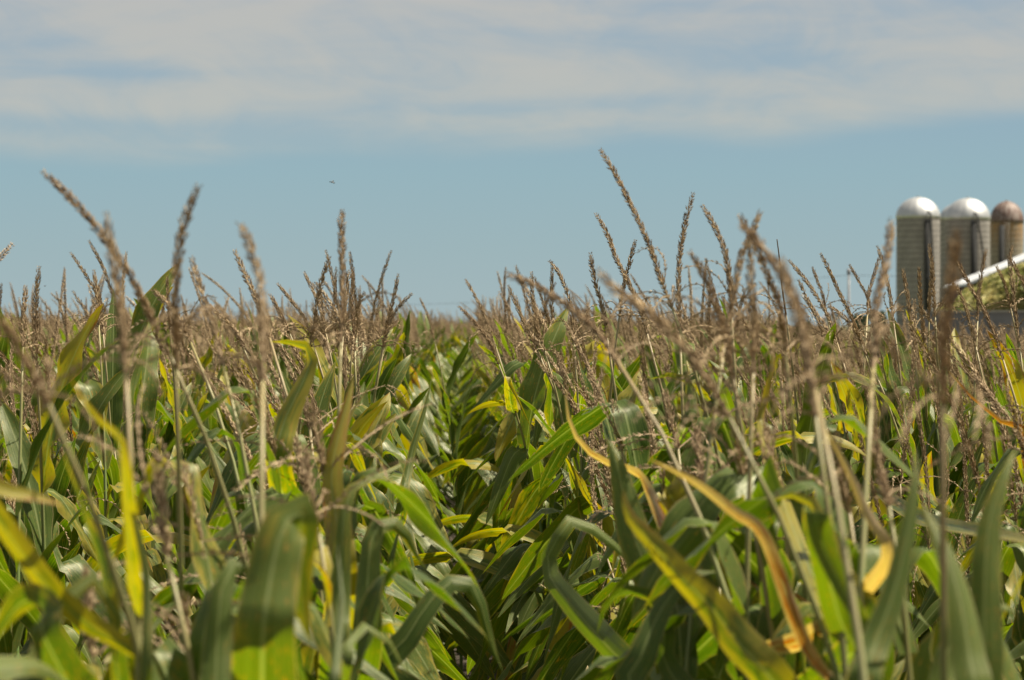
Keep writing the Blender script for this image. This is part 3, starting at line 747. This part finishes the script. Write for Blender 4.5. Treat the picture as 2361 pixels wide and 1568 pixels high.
def silo(cx_px, rad_px, base_y, top_y, D, label, rusty=False, pipe=0.0, chute_az=-1.2):
    r = rad_px / F * D; c = P(cx_px, HOR, D); H = CAMZ + (HOR - base_y) / F * D; dh = (base_y - top_y) / F * D
    root = empty('silo', (c.x, c.y, 0)); tag(root, label, 'silo', 'silos behind the barn')
    mb = MB(); n = 64
    vs = [(r * math.cos(6.28318 * k / n), r * math.sin(6.28318 * k / n), z) for z in (0, H) for k in range(n)]
    mb.add(vs, [(k, (k + 1) % n, n + (k + 1) % n, n + k) for k in range(n)]); link('wall', mb.mesh('silo_wall'), M_CONC_R if rusty else M_CONC, root)
    mb = MB(); z = .5
    while z < H - .1:
        tube_ring(mb, r + .01, z, .018); z += .55 if z < H * .6 else .75
    link('hoop_bands', mb.mesh('hoops'), M_HOOP, root)
    mb = MB(); rings = 12; vs = []
    for j in range(rings):
        a = j / rings * math.pi / 2
        for k in range(n):
            rr = (r + .09) * math.cos(a) * (1 - .012 * (k % 4 == 0)); vs.append((rr * math.cos(6.28318 * k / n), rr * math.sin(6.28318 * k / n), H + .02 + dh * math.sin(a)))
    vs.append((0, 0, H + .02 + dh)); fs = [(j * n + k, j * n + (k + 1) % n, (j + 1) * n + (k + 1) % n, (j + 1) * n + k) for j in range(rings - 1) for k in range(n)]
    fs += [((rings - 1) * n + k, (rings - 1) * n + (k + 1) % n, rings * n) for k in range(n)] + [tuple(range(n))[::-1]]
    mb.add(vs, fs); dm = link('dome', mb.mesh('dome'), M_DOME_R if rusty else M_DOME, root)
    mb = MB(); tube(mb, [Vector((0, 0, H + dh - .02)), Vector((0, 0, H + dh + .12))], .22, 12); link('vent_cap', mb.mesh('cap'), M_HOOP, dm)
    a = chute_az; p = Vector((math.cos(a), math.sin(a), 0)) * (r + .30)
    mb = MB(); tube(mb, [p, p + Vector((0, 0, H - .4))], .42, 10); link('chute', mb.mesh('chute'), M_DARK, root)
    if pipe:
        q = p + Vector((0.35, -.35, H + .6)); mb = MB()
        tube(mb, [p + Vector((.1, .5, H + .9)), q, q + Vector((pipe * .5, -.1, -4)), q + Vector((pipe, -.1, -9.5))], .13, 8); link('filler_pipe', mb.mesh('pipe'), M_DARK, root)
    mb = MB(); a2 = a + .28; b = Vector((math.cos(a2), math.sin(a2), 0)); tng = Vector((-b.y, b.x, 0))
    for sg in (-1, 1): tube(mb, [b * (r + .16) + tng * .22 * sg, b * (r + .16) + tng * .22 * sg + Vector((0, 0, H))], .025, 5)
    for i in range(int(H / .4)): tube(mb, [b * (r + .16) - tng * .22 + Vector((0, 0, .3 + i * .4)), b * (r + .16) + tng * .22 + Vector((0, 0, .3 + i * .4))], .015, 4)
    link('ladder', mb.mesh('ladder'), M_HOOP, root)
def tube_ring(mb, r, z, t, n=64):
    vs = []
    for k in range(n):
        a = 6.28318 * k / n
        for dr, dz_ in ((t, -t), (t, t), (-t, t), (-t, -t)): vs.append(((r + dr) * math.cos(a), (r + dr) * math.sin(a), z + dz_))
    mb.add(vs, [(k * 4 + i, ((k + 1) % n) * 4 + i, ((k + 1) % n) * 4 + (i + 1) % 4, k * 4 + (i + 1) % 4) for k in range(n) for i in range(4)])
silo(2116.5, 50, 504, 455, 420, 'grey concrete silo with shiny dome, leftmost of the silos', pipe=.4, chute_az=-1.30)
silo(2230.5, 51.5, 507, 457, 425, 'grey concrete silo with shiny dome in the middle, overlapping the hidden one', pipe=1.3, chute_az=-1.45)
silo(2214, 47, 506, 468, 460, 'silo mostly hidden behind the middle silo, dull dome edge showing')
silo(2321, 38.5, 514, 464, 440, 'concrete silo with rust-brown dome nearest the right edge', rusty=True, chute_az=-2.0)

# barn: red wall, white roof rising to the right
M_RED = simple('red_boards', (0.10, 0.022, 0.024), .8, nscale=1.2, namp=.3)
M_WHITE = simple('white_metal_roof', (0.58, 0.59, 0.60), .42, .0, .5, nscale=.6, namp=.08)
M_GREYP = simple('grey_trim', (0.30, 0.31, 0.33), .7)
D = 300.0
root = empty('barn', (P(2300, HOR, D).x, D, 0)); tag(root, 'dark red barn with white metal roof rising towards the right edge', 'barn'); root.rotation_euler.z = -.05
ox = root.location.x
A = P(2229, 653, D); B = P(2480, 549, D)     # eave and ridge ends of the near gable
wl_ = A.x - ox + .5; wr = (B.x - ox) * 2 - wl_; zr, ze = B.z, A.z
xm = (B.x - ox)
mb = MB(); dp = 24
vs = [(wl_, y, 0) for y in (0, dp)] + [(wl_, y, ze - .4) for y in (0, dp)] + [(xm, y, zr - .55) for y in (0, dp)] + [(wr, y, ze - .4) for y in (0, dp)] + [(wr, y, 0) for y in (0, dp)]
mb.add(vs, [(0, 2, 4, 6, 8), (1, 9, 7, 5, 3), (0, 1, 3, 2), (8, 6, 7, 9), (2, 3, 5, 4), (4, 5, 7, 6)]); link('wall', mb.mesh('barn_wall', False), M_RED, root)
mb = MB()
for sgn, xe in ((-1, A.x - ox), (1, 2 * xm - (A.x - ox))):
    y0, y1 = -.4, dp + .4; th = .62
    vs = [(xe, y0, ze - .25), (xm, y0, zr - .25 + 0), (xm, y1, zr - .25), (xe, y1, ze - .25)]
    vs += [(x_, y_, z_ + .25) for x_, y_, z_ in vs]
    mb.add(vs, [(0, 1, 2, 3), (4, 7, 6, 5), (0, 4, 5, 1), (1, 5, 6, 2), (2, 6, 7, 3), (3, 7, 4, 0)])
rf = link('roof', mb.mesh('barn_roof', False), M_WHITE, root)
mb = MB()                                     # deep white barge board on the near gable
for xe in (A.x - ox, 2 * xm - (A.x - ox)):
    vs = [(xe, -.45, ze - .26), (xm, -.45, zr - .26), (xm, -.45, zr + .03), (xe, -.45, ze + .03)]
    vs += [(a_, -.50, c_) for a_, _, c_ in vs]
    mb.add(vs, [(0, 1, 2, 3), (4, 7, 6, 5), (0, 4, 5, 1), (1, 5, 6, 2), (2, 6, 7, 3), (3, 7, 4, 0)])
link('barge_board', mb.mesh('barge', False), M_WHITE, rf)
mb = MB(); box(mb, (wl_ + 2.6, -.04, 1.9), (.55, .08, 3.8)); box(mb, (wl_ + .25, -.04, 1.9), (.5, .08, 3.8)); link('post_trim', mb.mesh('trim', False), M_GREYP, root)

# bunker wall of concrete panels with a capping
M_PANEL = simple('concrete_panel', (0.20, 0.205, 0.195), .85, nscale=.5, namp=.35)
M_CAP = simple('wall_capping', (0.36, 0.36, 0.30), .8)
D = 190.0; x0 = P(2133, HOR, D).x; x1 = x0 + 22; zt = CAMZ + (HOR - 720) / F * D
root = empty('bunker_wall', (x0, D, 0)); tag(root, 'long low grey concrete wall with pale capping in front of the barn', 'wall')
mb = MB(); box(mb, (11, .2, zt / 2), (22, .4, zt)); link('panel', mb.mesh('panel', False), M_PANEL, root)
mb = MB(); box(mb, (11, .15, zt + .055), (22.2, .62, .11)); link('capping', mb.mesh('cap', False), M_CAP, root)
for i in range(8): 
    mb = MB(); box(mb, (1.2 + i * 2.9, -.11, zt / 2 - .1), (.28, .22, zt - .2)); link('buttress', mb.mesh('buttress', False), M_PANEL, root)

# heap of yellow-green leafy fodder behind the wall
def heap_material():
    m, k, out = new_mat('leafy_fodder'); t = k.n('ShaderNodeAttribute', attribute_name='tone').outputs['Fac']
    cr = k.n('ShaderNodeValToRGB'); k.l(t, cr.inputs[0]); e = cr.color_ramp.elements
    e[0].color = (0.11, 0.13, 0.04, 1); e[1].color = (0.62, 0.58, 0.28, 1); x_ = e.new(.45); x_.color = (0.30, 0.32, 0.08, 1); x_ = e.new(.7); x_.color = (0.48, 0.40, 0.15, 1)
    p = k.n('ShaderNodeBsdfPrincipled'); k.l(cr.outputs[0], p.inputs['Base Color']); p.inputs['Roughness'].default_value = .7
    tr = k.n('ShaderNodeBsdfTranslucent'); k.l(cr.outputs[0], tr.inputs[0]); mx = k.n('ShaderNodeMixShader'); mx.inputs[0].default_value = .3
    k.l(p.outputs[0], mx.inputs[1]); k.l(tr.outputs[0], mx.inputs[2]); k.l(mx.outputs[0], out.inputs[0]); return m
hrg = random.Random(8); mb = MB(); D = 200.0
def heap_z(x, y):
    px = 1180.5 + x / D * F
    zt_ = np.interp(px, [2210, 2222, 2254, 2292, 2327, 2361, 2420, 2600], [724, 718, 692, 665, 640, 628, 612, 600])
    h = CAMZ + (HOR - zt_) / F * D
    return max(0, h * (1 - max(0, abs(y - 6) - 3) ** 2 / 30.0))
xs = np.linspace(P(2200, HOR, D).x, P(2560, HOR, D).x, 90); ys = np.linspace(.6, 14, 50)
hv = [(x, D + y, heap_z(x, y) + .35 * mnoise.noise(Vector((x * 1.3, y * 1.3, 0)))) for y in ys for x in xs]
mb.add(hv, [(j * 90 + i, j * 90 + i + 1, (j + 1) * 90 + i + 1, (j + 1) * 90 + i) for j in range(49) for i in range(89)], tone=.15)
for i in range(20000):
    x = hrg.uniform(xs[0], xs[-1]); y = hrg.uniform(.7, 9); fr_ = hrg.random() < .35; y = .55 if fr_ else y; z = heap_z(x, y) * (hrg.uniform(.45, 1) if fr_ else 1) + .35 * mnoise.noise(Vector((x * 1.3, y * 1.3, 0))) + hrg.uniform(-.05, .22)
    c = Vector((x, D + y, z)); a = Vector((hrg.gauss(0, 1), hrg.gauss(0, 1), hrg.gauss(0, 1))).normalized(); b = a.orthogonal().normalized(); q = a.cross(b); s = hrg.uniform(.10, .26)
    tn = min(1, max(0, .5 + .9 * mnoise.noise(Vector((x * .9, y * .9, z))) + hrg.uniform(-.35, .35)))
    mb.add([c - b * s - q * s * .4, c + b * s - q * s * .5, c + b * s * .8 + q * s * .5 + a * s * .3, c - b * s * .7 + q * s * .4], [(0, 1, 2, 3)], tone=tn)
ho = link('fodder_heap', mb.mesh('heap', False), heap_material()); tag(ho, 'yellow-green leafy heap piled behind the grey wall at the right edge', 'heap')

# grey utility pole, white shed, wagon
M_POLE = simple('weathered_pole', (0.30, 0.30, 0.31), .8, nscale=3)
D = 230.0; c = P(1957, HOR, D); H = CAMZ + (HOR - 630) / F * D
root = empty('utility_pole', (c.x, c.y, 0)); tag(root, 'slim grey utility pole standing left of the silos', 'utility pole')
mb = MB(); tube(mb, [Vector((0, 0, 0)), Vector((0, 0, H))], [.12, .08], 10); link('pole', mb.mesh('pole'), M_POLE, root)
mb = MB(); tube(mb, [Vector((0, 0, H - .05)), Vector((0, 0, H + .35))], [.15, .13], 10); link('pole_cap', mb.mesh('cap'), M_POLE, root)

M_SHED = simple('white_boards', (0.70, 0.71, 0.70), .6, nscale=1.0, namp=.1)
D = 270.0; c = P(1921, HOR, D); k_ = D / F
root = empty('shed', (c.x, c.y, 0)); tag(root, 'small white shed with pitched roof half hidden by tassels', 'shed')
zt = CAMZ + 22 * k_; mb = MB(); w_ = 17 * k_
vs = [(-w_, y, 0) for y in (0, 4)] + [(-w_, y, zt - .3) for y in (0, 4)] + [(0, y, zt + .25) for y in (0, 4)] + [(w_, y, zt - .3) for y in (0, 4)] + [(w_, y, 0) for y in (0, 4)]
mb.add(vs, [(0, 2, 4, 6, 8), (1, 9, 7, 5, 3), (0, 1, 3, 2), (8, 6, 7, 9), (2, 3, 5, 4), (4, 5, 7, 6)]); link('wall', mb.mesh('shed_wall', False), M_SHED, root)
mb = MB()
for s_ in (-1, 1):
    vs = [(s_ * (w_ + .12), -.15, zt - .28), (0, -.15, zt + .33), (0, 4.15, zt + .33), (s_ * (w_ + .12), 4.15, zt - .28)]; vs += [(a_, b_, c_ + .07) for a_, b_, c_ in vs]
    mb.add(vs, [(0, 1, 2, 3), (4, 7, 6, 5), (0, 4, 5, 1), (1, 5, 6, 2), (2, 6, 7, 3), (3, 7, 4, 0)])
link('roof', mb.mesh('shed_roof', False), M_GREYP, root)
mb = MB(); box(mb, (-.1, -.04, 1.0), (.75, .06, 1.95)); link('door', mb.mesh('door', False), M_GREYP, root)

M_REDP = simple('red_paint', (0.26, 0.02, 0.03), .4); M_TYRE = simple('tyre_rubber', (0.02, 0.02, 0.02), .8)
D = 215.0; c = P(2052, HOR, D)
root = empty('farm_wagon', (c.x, c.y, 0)); tag(root, 'small red and white farm wagon glimpsed between corn before the first silo', 'wagon')
mb = MB(); box(mb, (0, 0, .72), (1.7, 3.2, .34)); link('tray', mb.mesh('tray', False), M_SHED, root)
mb = MB()
for a_, b_, s1, s2 in ((0, -1.55, 1.7, .06), (0, 1.55, 1.7, .06), (-.82, 0, .06, 3.04), (.82, 0, .06, 3.04)): box(mb, (a_, b_, 1.2), (s1, s2, .6))
link('side_panels', mb.mesh('sides', False), M_REDP, root)
for a_ in (-.8, .8):
    for b_ in (-1, 1):
        mb = MB(); tube(mb, [Vector((a_ - .1, b_, .33)), Vector((a_ + .1, b_, .33))], .33, 16); w = link('wheel', mb.mesh('wheel', False), M_TYRE, root)
        mb = MB(); tube(mb, [Vector((a_ - .105, b_, .33)), Vector((a_ + .105, b_, .33))], .17, 12); link('rim', mb.mesh('rim', False), M_SHED, w)

# far trees left of the silos
def tree_mat(name, c1, c2):
    m, k, out = new_mat(name); t = k.n('ShaderNodeAttribute', attribute_name='tone').outputs['Fac']
    p = k.n('ShaderNodeBsdfPrincipled'); k.l(k.mix(t, c1, c2), p.inputs['Base Color']); p.inputs['Roughness'].default_value = .7
    k.l(p.outputs[0], out.inputs[0]); return m
M_TREE = tree_mat('far_foliage', (0.035, 0.06, 0.03), (0.09, 0.12, 0.06)); M_BARK = simple('bark', (0.10, 0.08, 0.06), .9)
for i, (px, topy, wpx, D, lab) in enumerate((
    (1985, 716, 22, 520, 'dark far tree right of the utility pole, left of two'), (2026, 708, 26, 540, 'dark far tree touching the first silo, right of two'),
    (1850, 735, 20, 700, 'low far tree left of the white shed'), (1440, 738, 26, 900, 'tiny far tree on the horizon right of centre'))):
    trg2 = random.Random(i); c = P(px, HOR, D); H = CAMZ + (HOR - topy) / F * D; W2 = wpx / F * D
    root = empty('far_tree', (c.x, c.y, 0)); tag(root, lab, 'tree')
    mb = MB(); tube(mb, [Vector((0, 0, 0)), Vector((.1, 0, H * .45)), Vector((0, .1, H * .8))], [.3, .2, .08], 8)
    for j in range(5): a_ = j * 1.26; tube(mb, [Vector((0, 0, H * .4)), Vector((math.cos(a_) * W2 * .5, math.sin(a_) * W2 * .5, H * .7))], [.12, .04], 5)
    link('trunk', mb.mesh('trunk'), M_BARK, root); mb = MB()
    lobes = [(trg2.uniform(-.6, .6) * W2, trg2.uniform(-.6, .6) * W2, H * trg2.uniform(.3, .8), trg2.uniform(.3, .5) * W2) for _ in range(12)]
    for j in range(2600):
        lx, ly, lz, lr = trg2.choice(lobes); d = Vector((trg2.gauss(0, 1), trg2.gauss(0, 1), trg2.gauss(0, 1))).normalized() * lr * trg2.uniform(.6, 1.05)
        p = Vector((lx, ly, lz)) + Vector((d.x, d.y, d.z * .8)); 
        if p.z > H: p.z = H - trg2.uniform(0, .3)
        a_ = Vector((trg2.gauss(0, 1), trg2.gauss(0, 1), trg2.gauss(0, 1))).normalized(); b_ = a_.orthogonal().normalized(); q = a_.cross(b_); s = .22
        mb.add([p - b_ * s, p - q * s, p + b_ * s, p + q * s], [(0, 1, 2, 3)], tone=trg2.random())
    link('crown', mb.mesh('crown', False), M_TREE, root)

# power lines, far away and very thin
M_WIRE = simple('wire', (0.05, 0.05, 0.055), .6)
def wire(label, a, b, sag, r=.018):
    mb = MB(); pts = [a.lerp(b, i / 24) - Vector((0, 0, sag * 4 * (i / 24) * (1 - i / 24))) for i in range(25)]
    tube(mb, pts, r, 5); tag(link('power_line', mb.mesh('wire'), M_WIRE), label, 'power line', 'power lines')
pole_top = P(1957, 634, 230)
wire('faint thin wire low in the sky over the left field edge', P(-300, 738, 330), P(700, 704, 330), 1.0, .022)
wire('faint thin wire running left from the grey utility pole', pole_top, P(700, 706, 330), .6, .014)
wire('faint thin wire crossing the silos from the utility pole', pole_top, P(2600, 592, 200), .5, .014)

# insects in the air
M_BUG = simple('insect_body', (0.035, 0.03, 0.028), .4); m_, k_2, out_ = new_mat('insect_wing')
pw = k_2.n('ShaderNodeBsdfPrincipled'); pw.inputs['Base Color'].default_value = (.2, .19, .18, 1); pw.inputs['Alpha'].default_value = .45; k_2.l(pw.outputs[0], out_.inputs[0]); M_WING = m_
def insect(px, py, D, s, rz, label):
    c = P(px, py, D); root = empty('flying_insect', c, rz); tag(root, label, 'insect')
    mb = MB(); pts = [Vector((x * s, 0, z * s)) for x, z in ((-.5, .1), (-.38, .14), (-.2, .08), (-.05, .1), (.1, .04), (.3, -.04), (.5, -.12))]
    tube(mb, pts, [s * q for q in (.04, .10, .06, .13, .09, .12, .02)], 8); link('body', mb.mesh('body'), M_BUG, root)
    for sg in (-1, 1):
        mb = MB(); b = Vector((-.02 * s, .06 * s * sg, .12 * s)); t = [b, b + Vector((.05, .35 * sg, .22)) * s, b + Vector((.25, .5 * sg, .25)) * s, b + Vector((.32, .3 * sg, .12)) * s]
        mb.add(t + [p + Vector((0, 0, .01 * s)) for p in t], [(0, 1, 2, 3), (4, 7, 6, 5), (0, 4, 5, 1), (1, 5, 6, 2), (2, 6, 7, 3), (3, 7, 4, 0)]); link('wing', mb.mesh('wing', False), M_WING, root)
insect(766, 421, 6.5, .012, .2, 'small dark insect flying high above the straight dark tassel')
insect(103, 660, 8.0, .008, 1.2, 'tiny dark insect hovering right of the far-left upright tassel')
